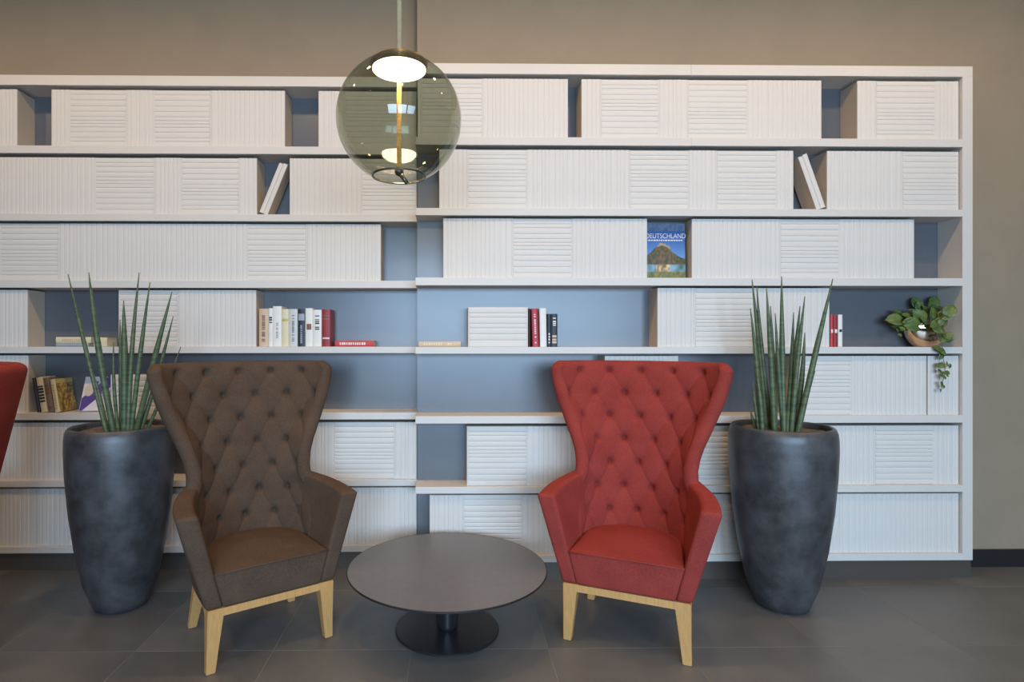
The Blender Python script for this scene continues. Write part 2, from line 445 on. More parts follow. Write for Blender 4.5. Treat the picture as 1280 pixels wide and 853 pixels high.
def leaning_pair(label, px, row, side, ang, thick):
    yf, yb = (YL, BL) if side == 'L' else (YR, BR)
    y = yf + 0.022
    x = fx(px, y); w = thick
    t = thing('leaning_dummy_book', label, 'dummy books', (x, y, SHELF[row][0] + 0.0008 ), 0, 'white dummy books on the bookcase', (0, ang, 0))
    h = 0.318
    off = 0.0 if ang > 0 else -w
    # pivot on the lower corner that touches the shelf
    off = -w if ang > 0 else 0.0
    box('case', (off + 0.002, RB * 0.9, 0), (off + w - 0.002, yb - y - 0.03, h), M['book_side'], t)
    link('spine', RIBV, None, t, (off, RB, 0.0), (0, 0, 0), (w * 0.48, 1, h - 0.004))
    link('spine', RIBV, None, t, (off + w * 0.5, RB, 0.0), (0, 0, 0), (w * 0.5, 1, h + 0.004))
    return t
leaning_pair('white two-spine dummy book leaning right in the second shelf gap, left section', 334, 2, 'L', R(22), 0.050)
leaning_pair('white two-spine dummy book leaning left in the second shelf gap, right section', 1021, 2, 'R', R(-19.5), 0.054)

# ------------------------------------------------------------------ real books
def book_parts(t, wd, h, d, cov, rot=None):
    """standing book: spine to -y, x = thickness, origin at base centre of the spine"""
    bm = bmesh.new(); c = 0.0028
    box_bm(bm, (-wd / 2, 0.003, 0), (-wd / 2 + c, d, h)); box_bm(bm, (wd / 2 - c, 0.003, 0), (wd / 2, d, h))
    n = 7; pr = []
    for i in range(n):
        a = math.pi * i / (n - 1); pr.append((-wd / 2 * math.cos(a), 0.004 - 0.006 * math.sin(a)))
    pr += [(wd / 2 - c, 0.006), (-wd / 2 + c, 0.006)]
    lo = [bm.verts.new((x, y, 0)) for x, y in pr]; hi = [bm.verts.new((x, y, h)) for x, y in pr]
    m = len(pr); bm.faces.new(lo[::-1]); bm.faces.new(hi)
    for i in range(m): bm.faces.new((lo[i], lo[(i + 1) % m], hi[(i + 1) % m], hi[i]))
    me = bpy.data.meshes.new('cover'); bm.to_mesh(me); bm.free()
    link('cover', me, cov, t)
    box('page_block', (-wd / 2 + c, 0.006, 0.004), (wd / 2 - c, d - 0.004, h - 0.004), M['pages'], t)
def spine_print(t, wd, h, m, z0, z1, wfrac=0.5, dashes=0, name='spine_title'):
    """flat lettering-like marks or a band on the rounded spine"""
    bm = bmesh.new(); a = wd * wfrac / 2
    rs = random.Random(int(z0 * 1e5) + dashes)
    segs = [(z0, z1)] if not dashes else []
    if dashes:
        z = z0; st = (z1 - z0) / dashes
        for i in range(dashes):
            if rs.random() < 0.85: segs.append((z, z + st * rs.uniform(0.5, 0.8)))
            z += st
    def y(x): return 0.004 - 0.006 * math.sqrt(max(0, 1 - (2 * x / wd) ** 2)) - 0.0006
    xs = [-a, -a / 2, 0, a / 2, a]
    for p, q in segs:
        row0 = [bm.verts.new((x, y(x), p)) for x in xs]; row1 = [bm.verts.new((x, y(x), q)) for x in xs]
        for i in range(4): bm.faces.new((row0[i], row0[i + 1], row1[i + 1], row1[i]))
    me = bpy.data.meshes.new('print'); bm.to_mesh(me); bm.free()
    return link(name, me, m, t)
def std_book(label, px0, px1, ytop, row, side, cov, d=0.115, yoff=0.03, tilt=0.0, group=None, h=None):
    yf = YL if side == 'L' else YR
    y = yf + yoff
    a, b = fx(px0, y), fx(px1, y)
    z = SHELF[row][0] + 0.0006
    hh = h or (at(px0, ytop, y).z - z)
    t = thing('book', label, 'book', ((a + b) / 2, y, z + abs(math.sin(tilt)) * (b - a) / 2), 0, group, (0, tilt, 0))
    book_parts(t, (b - a) - 0.0008, hh, d, cmat(cov))
    return t, (b - a) - 0.0008, hh
GB = 'books standing left of the lying red book'
b = std_book('tan book with brown lettering, first of the row beside the ribbed block', 323.5, 335.5, 386, 4, 'L', 'tan', group=GB); spine_print(*b, cmat('brown'), 0.03, 0.19, 0.34, 16)
b = std_book('narrow white book with black ring mark, second in the fourth shelf row', 335.5, 341, 385.5, 4, 'L', 'white', group=GB); spine_print(*b, M['ink'], 0.14, 0.18, 0.7, 3)
b = std_book('tall white book, highest of the row beside the ribbed block', 341, 352, 383, 4, 'L', 'white', group=GB); spine_print(*b, cmat('greyblue'), 0.05, 0.15, 0.25, 14)
b = std_book('cream yellow book between the tall white and grey white books', 352, 361, 386.5, 4, 'L', 'cream', group=GB); spine_print(*b, cmat('yellow'), 0.15, 0.165, 0.9)
b = std_book('grey white book just left of the black book', 361, 372, 386.5, 4, 'L', 'grey', group=GB); spine_print(*b, cmat('taupe'), 0.03, 0.19, 0.25, 18)
b = std_book('black book with grey cap band in the fourth shelf row', 372, 381.5, 386.5, 4, 'L', 'black', group=GB); spine_print(*b, cmat('greyblue'), 0.155, 0.195, 0.8); spine_print(b[0], b[1], b[2], cmat('greyblue'), 0.02, 0.13, 0.25, 9)
b = std_book('white book with a brown middle band, right of the black book', 381.5, 391, 385.5, 4, 'L', 'white', group=GB); spine_print(*b, cmat('brown'), 0.10, 0.135, 1.0)
b = std_book('white book with black vertical title beside the dark red book', 391, 402, 387.5, 4, 'L', 'white', group=GB); spine_print(*b, M['ink'], 0.10, 0.19, 0.5, 8)
b = std_book('thick dark red book ending the row beside the lying red book', 402, 413, 387, 4, 'L', 'darkred', group=GB); spine_print(*b, M['foil'], 0.045, 0.056, 0.8, 2); spine_print(b[0], b[1], b[2], cmat('brown'), 0.16, 0.19, 0.8, 3)
def lying_book(label, px0, px1, thick, row, side, cov, z=0.0, dep=0.115, group=None, titled=None, yoff=0.03):
    yf = YL if side == 'L' else YR
    y = yf + yoff; a, b = fx(px0, y), fx(px1, y)
    t = thing('book', label, 'book', ((a + b) / 2, y, SHELF[row][0] + 0.0006 + z), 0, group)
    sub = bpy.data.objects.new('x', None); bpy.data.objects.remove(sub)
    n0 = set(COL.objects)
    book_parts(t, thick, b - a, dep, cmat(cov))
    if titled: spine_print(t, thick, b - a, titled, (b - a) * 0.12, (b - a) * 0.8, 0.45, 12)
    for o in set(COL.objects) - n0:           # lay it on its side: spine still to the front
        for vtx in o.data.vertices:
            x, yy, zz = vtx.co; vtx.co = (zz - (b - a) / 2, yy, thick / 2 - x)
    return t
lying_book('coral red book lying flat right of the dark red book', 419, 467, 0.034, 4, 'L', 'red', titled=M['foil'])
lying_book('tan book lying flat alone beside the pillar line on the fourth shelf', 523.5, 576, 0.031, 4, 'R', 'tan', titled=cmat('cream'))
lying_book('grey book lying flat under the cream book, fourth shelf left', 70, 111, 0.020, 4, 'L', 'greyblue')
lying_book('cream book lying flat on the grey book, fourth shelf left', 70, 114, 0.036, 4, 'L', 'cream', z=0.0206, titled=cmat('tan'))
lying_book('pale yellow book lying flat behind the snake plant leaf, fourth shelf left', 117.5, 134, 0.054, 4, 'L', 'cream')
b = std_book('dark thin book squeezed between white stack and leaning red book', 660.6, 663.0, 386, 4, 'R', 'darkbrown', group='short book row right of the low white stack')
b = std_book('crimson book leaning left beside the low white stack', 666.0, 673.6, 386, 4, 'R', 'crimson', tilt=R(-2.0), group='short book row right of the low white stack'); spine_print(*b, M['foil'], 0.02, 0.19, 0.25, 16)
b = std_book('plain white book between the crimson and dark books', 675.2, 683.6, 385.5, 4, 'R', 'white', tilt=R(-1.0), group='short book row right of the low white stack')
b = std_book('thin black book with pale stripe right of the plain white book', 684.2, 688.8, 392.5, 4, 'R', 'black', group='short book row right of the low white stack'); spine_print(*b, M['foil'], 0.02, 0.10, 0.4, 5)
b = std_book('black book with tan foot picture, last of the short right row', 689.0, 697, 392.5, 4, 'R', 'black', group='short book row right of the low white stack'); spine_print(*b, cmat('tan'), 0.02, 0.07, 0.7, 3); spine_print(b[0], b[1], b[2], M['foil'], 0.12, 0.17, 0.5, 5)
b = std_book('thin red book touching the ribbed block, left of two red books', 1037.8, 1042, 393, 4, 'R', 'red', yoff=0.05, group='three thin books left of the gold bowl'); spine_print(*b, M['foil'], 0.08, 0.1, 0.6)
b = std_book('red book beside the white one left of the gold plant pot', 1042.2, 1047.5, 394, 4, 'R', 'darkred', yoff=0.05, group='three thin books left of the gold bowl'); spine_print(*b, M['foil'], 0.08, 0.1, 0.6)
b = std_book('white book standing nearest to the gold plant pot', 1047.8, 1053.5, 393.5, 4, 'R', 'white', yoff=0.05, group='three thin books left of the gold bowl'); spine_print(*b, M['ink'], 0.085, 0.1, 0.6)

def print_panel(name, wd, hd, nx, nz, func, parent, loc, rot=(0, 0, 0)):
    """flat printed picture: a grid with the printed colours stored on it"""
    v = [(wd * (i / nx - 0.5), 0, hd * j / nz) for j in range(nz + 1) for i in range(nx + 1)]
    f = [(j * (nx + 1) + i, j * (nx + 1) + i + 1, (j + 1) * (nx + 1) + i + 1, (j + 1) * (nx + 1) + i) for j in range(nz) for i in range(nx)]
    me = mesh('print', v, f)
    ca = me.color_attributes.new('ink', 'FLOAT_COLOR', 'POINT')
    for k in range(len(v)):
        ca.data[k].color = lin(*func((k % (nx + 1)) / nx, (k // (nx + 1)) / nz))
    m = mat(name, (1, 1, 1, 1), 0.3)
    at_ = m.node_tree.nodes.new('ShaderNodeVertexColor'); at_.layer_name = 'ink'
    m.node_tree.links.new(at_.outputs[0], m.node_tree.nodes['Principled BSDF'].inputs['Base Color'])
    return link(name, me, m, parent, loc, rot)

def mixc(a, b, k): k = max(0, min(1, k)); return tuple(a[i] * (1 - k) + b[i] * k for i in range(3))
nz_ = np.random.default_rng(3).random((80, 80))
def nse(u, v, s):
    x, y = u * s % 79, v * s % 79; i, j = int(x), int(y); a, b = x - i, y - j
    return (nz_[j, i] * (1 - a) + nz_[j, i + 1] * a) * (1 - b) + (nz_[j + 1, i] * (1 - a) + nz_[j + 1, i + 1] * a) * b
def castle_print(u, v):
    sky = mixc((120, 160, 210), (52, 92, 160), (v - 0.3) / 0.5)
    if v > 0.86: return mixc((74, 90, 118), (110, 130, 160), nse(u, v, 20))
    hill = 0.34 + 0.26 * math.exp(-((u - 0.42) / 0.34) ** 2) + 0.02 * nse(u, 0.3, 18)
    if 0.30 < u < 0.62 and hill - 0.01 < v < hill + 0.035 * nse(u, 0.7, 30) + 0.012: return (176, 150, 120)
    if v > hill: return sky
    if v > 0.26: return mixc((60, 74, 40), (132, 96, 70), nse(u, v, 26) * 1.2 - 0.1)
    if v > 0.12:
        if 0.25 < u < 0.62: return mixc((216, 200, 160), (120, 90, 60), nse(u, v, 22) * 1.6 - 0.3)
        return mixc((130, 170, 196), (60, 84, 60), nse(u, v, 10) * 1.5 - 0.35)
    return mixc((150, 140, 70), (76, 88, 50), nse(u, v, 24))
# castle picture book, front cover outward
yk = YR + 0.062; xa, xb = fx(807, yk), fx(857, yk); zk = SHELF[3][0] + 0.0018; hk = at(830, 279, yk).z - zk; wk = xb - xa
t = thing('book', 'blue picture book with castle hill cover standing face out, third shelf', 'book', ((xa + xb) / 2, yk, zk), 0, None, (R(-3), 0, 0))
box('cover', (-wk / 2, 0, 0), (wk / 2, 0.003, hk), cmat('blue'), t)
box('back_cover', (-wk / 2, 0.019, 0), (wk / 2, 0.022, hk), cmat('blue'), t)
box('page_block', (-wk / 2 + 0.003, 0.003, 0.003), (wk / 2 - 0.004, 0.019, hk - 0.003), M['pages'], t)
pc = print_panel('cover_picture', wk, hk, 60, 84, castle_print, t, (0, -0.0006, 0))
def text_part(name, s, size, m, parent, loc, rot=(R(90), 0, 0), sx=1.0):
    c = bpy.data.curves.new('t', 'FONT'); c.body = s; c.size = size; c.align_x = 'CENTER'; c.extrude = 0.0003
    o = bpy.data.objects.new('t', c); COL.objects.link(o)
    bpy.context.view_layer.update()
    me = bpy.data.meshes.new_from_object(o.evaluated_get(bpy.context.evaluated_depsgraph_get()))
    bpy.data.objects.remove(o)
    return link(name, me, m, parent, loc, rot, (sx, 1, 1))
text_part('cover_title', 'DEUTSCHLAND', 0.040, M['foil'], t, (0.004, -0.0014, hk * 0.735), sx=0.82)
bm = bmesh.new(); x = -wk * 0.42
while x < wk * 0.42:
    l = random.uniform(0.006, 0.014); box_bm(bm, (x, -0.0012, hk * 0.685), (x + l, -0.0008, hk * 0.707)); x += l + 0.004
me = bpy.data.meshes.new('sub'); bm.to_mesh(me); bm.free(); link('cover_subtitle', me, M['foil'], t)

# fifth shelf, left: three leaning books and one with a purple cover
b = std_book('dark navy book leaning left, first on the fifth shelf behind the red chair', 46.5, 50.5, 470, 5, 'L', 'navy', tilt=R(-9), group='leaning books on the fifth shelf', yoff=0.012, h=0.205)
b = std_book('cream book with dark silhouette print leaning between navy and taupe books', 51.5, 59.5, 468, 5, 'L', 'cream', tilt=R(-9), group='leaning books on the fifth shelf', yoff=0.012, h=0.208); spine_print(*b, cmat('navy'), 0.06, 0.165, 0.85, 6)
b = std_book('taupe patterned book leaning between cream and yellow books', 60.6, 67.5, 470, 5, 'L', 'taupe', tilt=R(-9), group='leaning books on the fifth shelf', yoff=0.012, h=0.205); spine_print(*b, cmat('brown'), 0.02, 0.17, 0.8, 7)
def face_book(label, x, y, z, wd, h, th, rot, func, cov):
    t = thing('book', label, 'book', (x, y, z), 0, None, rot)
    c = cmat(cov)
    box('cover', (-wd / 2, 0, 0), (wd / 2, 0.003, h), c, t)
    box('back_cover', (-wd / 2, th - 0.003, 0), (wd / 2, th, h), c, t)
    box('spine', (-wd / 2 - 0.002, 0, 0), (-wd / 2, th, h), c, t)
    box('page_block', (-wd / 2, 0.003, 0.003), (wd / 2 - 0.003, th - 0.003, h - 0.003), M['pages'], t)
    print_panel('cover_picture', wd, h, 36, 48, func, t, (0, -0.0007, 0))
    return t
def yellow_print(u, v):
    if v > 0.86: return (206, 184, 110)
    return mixc((206, 180, 92), (116, 78, 60), nse(u, v, 16) * 1.5 - 0.3)
def purple_print(u, v):
    hit = abs(v - (0.15 + 0.75 * u)) < 0.22 and not (u < .25 and v > .5)
    if (u - 0.22) ** 2 + (v - 0.6) ** 2 < 0.03: return (214, 204, 190)
    hit = hit or (0.4 < u < 0.52 and 0.5 < v < 0.86) or (0.62 < u < 0.9 and 0.55 < v < 0.8)
    if 0.7 < u < 0.95 and 0.35 < v < 0.58: return (226, 222, 232) if int(v * 40) % 2 else (120, 100, 170)
    return (92, 76, 148) if hit else (224, 218, 226)
b = std_book('yellow brown picture book with cream spine leaning beside the taupe book, fifth shelf', 68.6, 75.0, 473, 5, 'L', 'cream', d=0.155, tilt=R(-9), group='leaning books on the fifth shelf', yoff=0.008, h=0.196)
pp = print_panel('cover_picture', 0.150, b[2], 36, 48, yellow_print, b[0], (b[1] / 2 + 0.0006, 0.003 + 0.0755, 0), (0, 0, R(90)))
spine_print(*b, cmat('yellow'), 0.02, 0.17, 0.5, 10)
p = at(116.5, 515, YL + 0.05)
face_book('white book with purple figure cover propped up behind the left plant', p.x, YL + 0.045, SHELF[5][0] + 0.0078, 0.150, 0.212, 0.018, (R(-22), 0, R(6)), purple_print, 'lilac')

# ------------------------------------------------------------------ wing chairs
def rbox_warp(c, r, n=10, crown=0.0, seg=4, bulge=0.0):
    """rounded block warped into 8 corners c[(ix,iy,iz)] -> Vector"""
    C = lambda i, j, k: Vector(c[(i, j, k)])
    dx = (C(1, 0, 0) - C(0, 0, 0)).length; dy = (C(0, 1, 0) - C(0, 0, 0)).length; dz = (C(0, 0, 1) - C(0, 0, 0)).length
    bm = bmesh.new(); box_bm(bm, (0, 0, 0), (dx, dy, dz))
    rr = min(r, dx * .45, dy * .45, dz * .45)
    bmesh.ops.subdivide_edges(bm, edges=bm.edges[:], cuts=n, use_grid_fill=True)
    D = (dx, dy, dz)
    # snap the grid lines nearest the ends to the rounding zone
    for vtx in bm.verts:
        p = list(vtx.co)
        for k in range(3):
            t = p[k] / D[k]
            i = round(t * (n + 1))
            # remap grid so that seg lines fall in the rounding band
            if i <= seg: q = rr * (i / seg)
            elif i >= n + 1 - seg: q = D[k] - rr * ((n + 1 - i) / seg)
            else: q = rr + (D[k] - 2 * rr) * (i - seg) / (n + 1 - 2 * seg)
            p[k] = q
        inner = [min(max(p[k], rr), D[k] - rr) for k in range(3)]
        d = Vector([p[k] - inner[k] for k in range(3)])
        if d.length > 1e-9:
            m = max(abs(d.x), abs(d.y), abs(d.z))
            d = d.normalized() * m
        q = Vector(inner) + d
        u, vv, ww = q.x / dx, q.y / dy, q.z / dz
        P = Vector((0, 0, 0))
        for a in (0, 1):
            for b_ in (0, 1):
                for e in (0, 1):
                    P += C(a, b_, e) * ((u if a else 1 - u) * (vv if b_ else 1 - vv) * (ww if e else 1 - ww))
        if crown: P.z += crown * ww * math.sin(math.pi * min(1, max(0, u))) * math.sin(math.pi * min(1, max(0, vv)))
        if bulge: P.x += bulge * math.sin(math.pi * min(1, max(0, vv))) * (0.35 + 0.65 * ww)
        vtx.co = P
    bmesh.ops.recalc_face_normals(bm, faces=bm.faces[:])
    me = bpy.data.meshes.new('block'); bm.to_mesh(me); bm.free()
    return me

def interp(x, xp, fp): return float(np.interp(x, xp, fp))
def shell_mesh():
    T = 0.066; NU, NT = 190, 150
    Z0, Z1 = 0.27, 1.243
    # half width, front line and back line of the curved back by height
    WZ = [0.27, 0.45, 0.56, 0.63, 0.69, 0.74, 0.80, 0.86, 0.92, 1.00, 1.08, 1.16, 1.243]
    WW = [0.270, 0.306, 0.325, 0.318, 0.290, 0.288, 0.298, 0.318, 0.344, 0.378, 0.408, 0.430, 0.442]
    FZ = [0.27, 0.56, 0.64, 0.69, 0.80, 1.0, 1.243]; FF = [-0.05, -0.04, 0.03, 0.06, 0.08, 0.115, 0.145]
    BZ = [0.27, 0.45, 0.7, 1.0, 1.243]; BB = [0.228, 0.242, 0.285, 0.350, 0.402]
    tt = np.linspace(0, 1, NT); tt = np.where(tt > 0.9, 1 - 0.1 * ((1 - tt) / 0.1) ** 1.6, tt)
    uu = np.linspace(-1, 1, NU); edge = 1 - np.abs(uu)
    uu = np.sign(uu) * np.where(edge < 0.1, 1 - 0.1 * (edge / 0.1) ** 1.6, np.abs(uu))
    P = np.zeros((NT, NU, 3)); S = np.zeros((NT, NU))
    dense = np.linspace(-math.pi / 2, math.pi / 2, 801)
    for j, t in enumerate(tt):
        z = Z0 + (Z1 - Z0) * t
        w_ = interp(z, WZ, WW) - T / 2; yf = interp(z, FZ, FF); yb = interp(z, BZ, BB) - T / 2
        x = w_ * np.sign(np.sin(dense)) * np.abs(np.sin(dense)) ** 0.95
        y = yf + (yb - yf) * np.abs(np.cos(dense)) ** 0.95
        L = np.concatenate([[0], np.cumsum(np.hypot(np.diff(x), np.diff(y)))])
        s = (uu + 1) / 2 * L[-1]
        P[j, :, 0] = np.interp(s, L, x); P[j, :, 1] = np.interp(s, L, y); P[j, :, 2] = z
        S[j] = s - L[-1] / 2
    # smooth the height profile a little
    for _ in range(3):
        P[1:-1] = (P[:-2] + 2 * P[1:-1] + P[2:]) / 4
    # round the upper wing corners
    hl = np.abs(S).max(axis=1, keepdims=True)
    dside = hl - np.abs(S)
    drop = 0.035 * np.clip(1 - dside / 0.06, 0, 1) ** 2
    frac = np.clip((P[:, :, 2] - 0.8) / 0.44, 0, 1)
    P[:, :, 2] -= drop * frac ** 3
    du = np.gradient(P, axis=1); dv = np.gradient(P, axis=0)
    N = np.cross(du, dv); N /= np.linalg.norm(N, axis=2, keepdims=True) + 1e-12
    # make it point to the inside (towards -y at the middle)
    if N[NT // 2, NU // 2, 1] > 0: N = -N
    dtop = (Z1 - (Z0 + (Z1 - Z0) * tt))[:, None] * np.ones((1, NU))
    d = np.minimum(dside, dtop)
    r = T * 0.5
    k = np.clip(d / r, 0, 1)
    H = T / 2 * np.sqrt(np.clip(1 - (1 - k) ** 2, 0, 1))
    # tufting on the inner face
    Zg = P[:, :, 2]
    ROW = 0.115; ztop = 1.188
    colw = np.interp(Zg, [0.45, 0.75, 1.24], [0.142, 0.146, 0.166])
    a = S / colw; bq = (ztop - Zg) / ROW
    p, q = (a + bq / 2), (a - bq / 2)
    cp, cq = np.abs(np.sin(math.pi * p)), np.abs(np.sin(math.pi * q))
    puff = (cp * cq) ** 0.30
    # distance to nearest button
    pi_, qi_ = np.round(p), np.round(q)
    da = ((p - pi_) + (q - qi_)) / 2 * colw; db = ((p - pi_) - (q - qi_)) * ROW
    rad = np.hypot(da, db)
    dim = np.exp(-(rad / 0.013) ** 2) + 0.5 * np.exp(-(rad / 0.028) ** 2)
    fade = np.clip((dside - 0.018) / 0.03, 0, 1) * np.clip((dtop - 0.025) / 0.03, 0, 1) * np.clip((Zg - 0.36) / 0.06, 0, 1)
    inner_h = H + fade * (0.011 * puff - 0.006 - 0.020 * dim)
    A = P + N * inner_h[:, :, None]; B = P - N * H[:, :, None]
    V = np.concatenate([A.reshape(-1, 3), B.reshape(-1, 3)])
    F = []; off = NT * NU
    for j in range(NT - 1):
        for i in range(NU - 1):
            a0 = j * NU + i
            F.append((a0, a0 + 1, a0 + NU + 1, a0 + NU)); F.append((off + a0, off + a0 + NU, off + a0 + NU + 1, off + a0 + 1))
    for i in range(NU - 1): F.append((i, off + i, off + i + 1, i + 1))
    me = bpy.data.meshes.new('shell'); me.from_pydata(V.tolist(), [], F); me.update()
    bm = bmesh.new(); bm.from_mesh(me); bmesh.ops.remove_doubles(bm, verts=bm.verts[:], dist=0.0002)
    bmesh.ops.recalc_face_normals(bm, faces=bm.faces[:]); bm.to_mesh(me); bm.free()
    # button places: lattice points with integer p and q
    btn = []
    for j in range(0, 20):
        z = ztop - ROW * j
        if z < 0.42: break
        cw = interp(z, [0.45, 0.75, 1.24], [0.142, 0.146, 0.166])
        jj = int(np.argmin(np.abs(Zg[:, NU // 2] - z)))
        hmax = float(hl[jj, 0])
        for i in range(-8, 9):
            aa = i + (0.5 if j % 2 else 0.0)
            s = aa * cw
            if abs(s) > hmax - 0.042: continue
            ii = int(np.argmin(np.abs(S[jj] - s)))
            btn.append((A[jj, ii], N[jj, ii]))
    return me, btn

def leg_me(top, bot, wt, wb, ztop):
    v = []
    for (cx, cy), s, z in ((bot, wb, 0.0), (((top[0] + 2 * bot[0]) / 3, (top[1] + 2 * bot[1]) / 3), wb + (wt - wb) * 0.28, ztop * 0.33), (top, wt, ztop)):
        for a, b_ in ((-1, -1), (1, -1), (1, 1), (-1, 1)): v.append((cx + a * s / 2, cy + b_ * s / 2, z))
    f = [(3, 2, 1, 0), (8, 9, 10, 11)]
    for k in (0, 4):
        for i in range(4): f.append((k + i, k + (i + 1) % 4, k + 4 + (i + 1) % 4, k + 4 + i))
    me = mesh('leg', v, f)
    bm = bmesh.new(); bm.from_mesh(me)
    bmesh.ops.bevel(bm, geom=[e for e in bm.edges], offset=0.0025, segments=2, affect='EDGES'); bm.to_mesh(me); bm.free()
    return me

def make_chair(label, fab, loc, rz):
    t = thing('wing_chair', label, 'armchair', loc, rz, 'tufted wing chairs')
    def fpart(name, me, sub=None):
        o = link(name, me, None, sub or t)
        if not me.materials: me.materials.append(None)
        o.material_slots[0].link = 'OBJECT'; o.material_slots[0].material = fab
        return smooth(o)
    me, btn = shell_mesh()
    back = fpart('tufted_back', me)
    bm = bmesh.new()
    for p, n in btn:
        n = Vector(n); q = n.to_track_quat('Z', 'Y').to_matrix().to_4x4(); q.translation = Vector(p) - n * 0.0005
        bmesh.ops.create_uvsphere(bm, u_segments=8, v_segments=5, radius=0.007, matrix=q @ Matrix.Diagonal((1, 1, 0.35, 1)))
    bme = bpy.data.meshes.new('buttons'); bm.to_mesh(bme); bm.free()
    bo = fpart('buttons', bme, back); bo['kind'] = 'stuff'
    for s in (-1, 1):
        o_ = lambda x, y, z: (s * x, y, z)
        c = {(0, 0, 0): o_(0.205, -0.248, 0.262), (1, 0, 0): o_(0.272, -0.246, 0.262), (0, 0, 1): o_(0.305, -0.262, 0.655), (1, 0, 1): o_(0.388, -0.258, 0.650),
             (0, 1, 0): o_(0.190, 0.215, 0.262), (1, 1, 0): o_(0.252, 0.215, 0.262), (0, 1, 1): o_(0.215, 0.125, 0.700), (1, 1, 1): o_(0.290, 0.130, 0.695)}
        fpart('arm', rbox_warp(c, 0.016, 16, bulge=s * 0.028))
    c = {}
    for ix, s in ((0, -1), (1, 1)):
        c[(ix, 0, 0)] = (s * 0.207, -0.250, 0.263); c[(ix, 0, 1)] = (s * 0.246, -0.252, 0.408)
        c[(ix, 1, 0)] = (s * 0.190, 0.200, 0.263); c[(ix, 1, 1)] = (s * 0.205, 0.20, 0.425)
    fpart('seat_cushion', rbox_warp(c, 0.012, 18, crown=0.022))
    # welt along the front edge of the cushion
    fpart('seat_welt', tube_me([(-0.243, -0.2525, 0.405), (-0.1, -0.2535, 0.4075), (0.1, -0.2535, 0.4075), (0.243, -0.2525, 0.405)], [0.004] * 4, 8), None)
    # wood: rail frame and four legs
    bm = bmesh.new()
    fl_, rl_ = 0.268, 0.235
    def bar(a, b_, th):
        a, b_ = Vector(a), Vector(b_); d = (b_ - a).normalized(); n = Vector((-d.y, d.x, 0)) * th / 2
        v = [bm.verts.new((p.x, p.y, z)) for z in (0.231, 0.2625) for p in (a - n, b_ - n, b_ + n, a + n)]
        for f in ((3, 2, 1, 0), (4, 5, 6, 7), (0, 1, 5, 4), (1, 2, 6, 5), (2, 3, 7, 6), (3, 0, 4, 7)): bm.faces.new([v[i] for i in f])
    bar((-fl_ + .03, -0.236, 0), (fl_ - .03, -0.236, 0), 0.022); bar((-rl_ + .03, 0.205, 0), (rl_ - .03, 0.205, 0), 0.022)
    bar((-fl_ + .011, -0.20, 0), (-rl_ + .011, 0.18, 0), 0.022); bar((fl_ - .011, -0.20, 0), (rl_ - .011, 0.18, 0), 0.022)
    fm = bpy.data.meshes.new('rail'); bm.to_mesh(fm); bm.free(); link('seat_frame', fm, M['oak'], t)
    for s in (-1, 1):
        lg = link('leg', leg_me((s * 0.234, -0.216), (s * 0.252, -0.215), 0.066, 0.036, 0.2622), M['oak'], t)
        box('glide', (-0.012, -0.012, 0), (0.012, 0.012, 0.003), M['rubber'], lg, loc=(s * 0.252, -0.215, -0.0005))
        lg = link('leg', leg_me((s * 0.203, 0.180), (s * 0.236, 0.236), 0.060, 0.036, 0.2622), M['oak'], t)
        box('glide', (-0.012, -0.012, 0), (0.012, 0.012, 0.003), M['rubber'], lg, loc=(s * 0.236, 0.236, -0.0005))
    return t
brown = make_chair('brown tufted wing chair with oak legs left of the round table', M['brown'], (-0.90, 2.672, 0.001), R(34.6))
def recolour(o, m):
    for ch in o.children:
        if ch.data and ch.material_slots and ch.material_slots[0].link == 'OBJECT': ch.material_slots[0].material = m
        recolour(ch, m)
red = copy_tree(brown); recolour(red, M['red'])
red.location = (0.842, 2.692, 0.001); red.rotation_euler = (0, 0, R(-24.8))
red['label'] = 'red tufted wing chair with oak legs right of the round table'
red2 = copy_tree(red)
red2.location = (-2.322, 2.511, 0.001); red2.rotation_euler = (0, 0, R(-54))
red2['label'] = 'red wing chair cut off by the left photo edge, turned away'

# ------------------------------------------------------------------ round table
tx = at(559, 426, 2.69).x
t = thing('side_table', 'low round dark grey table between the brown and red chairs', 'table', (tx, 2.69, 0.0008))
autosmooth(link('tabletop', lathe_me([(0.43, 0.2835), (0.4575, 0.2885), (0.4575, 0.298)], 96), M['table'], t), 30)
autosmooth(link('edge_band', lathe_me([(0.4577, 0.2885), (0.4605, 0.2905), (0.4605, 0.2968), (0.4590, 0.2983), (0.4577, 0.2983)], 96, False, False), M['black_metal'], t), 30)
autosmooth(link('base_plate', lathe_me([(0.236, 0.0), (0.240, 0.003), (0.240, 0.009), (0.236, 0.012)], 80), M['black_metal'], t), 30)
pts = []; n = 32; v = []; f = []
for z, r in ((0.0125, 0.044), (0.03, 0.045), (0.10, 0.050), (0.18, 0.058), (0.26, 0.070), (0.283, 0.075)):
    for i in range(n):
        a = 2 * math.pi * i / n; rr = r * (1 + 0.09 * math.cos(4 * a))
        v.append((rr * math.cos(a), rr * math.sin(a), z))
for j in range(5):
    for i in range(n): f.append((j * n + i, j * n + (i + 1) % n, (j + 1) * n + (i + 1) % n, (j + 1) * n + i))
f += [tuple(range(n - 1, -1, -1)), tuple(range(5 * n, 6 * n))]
smooth(link('pedestal', mesh('pedestal', v, f), M['steel'], t))

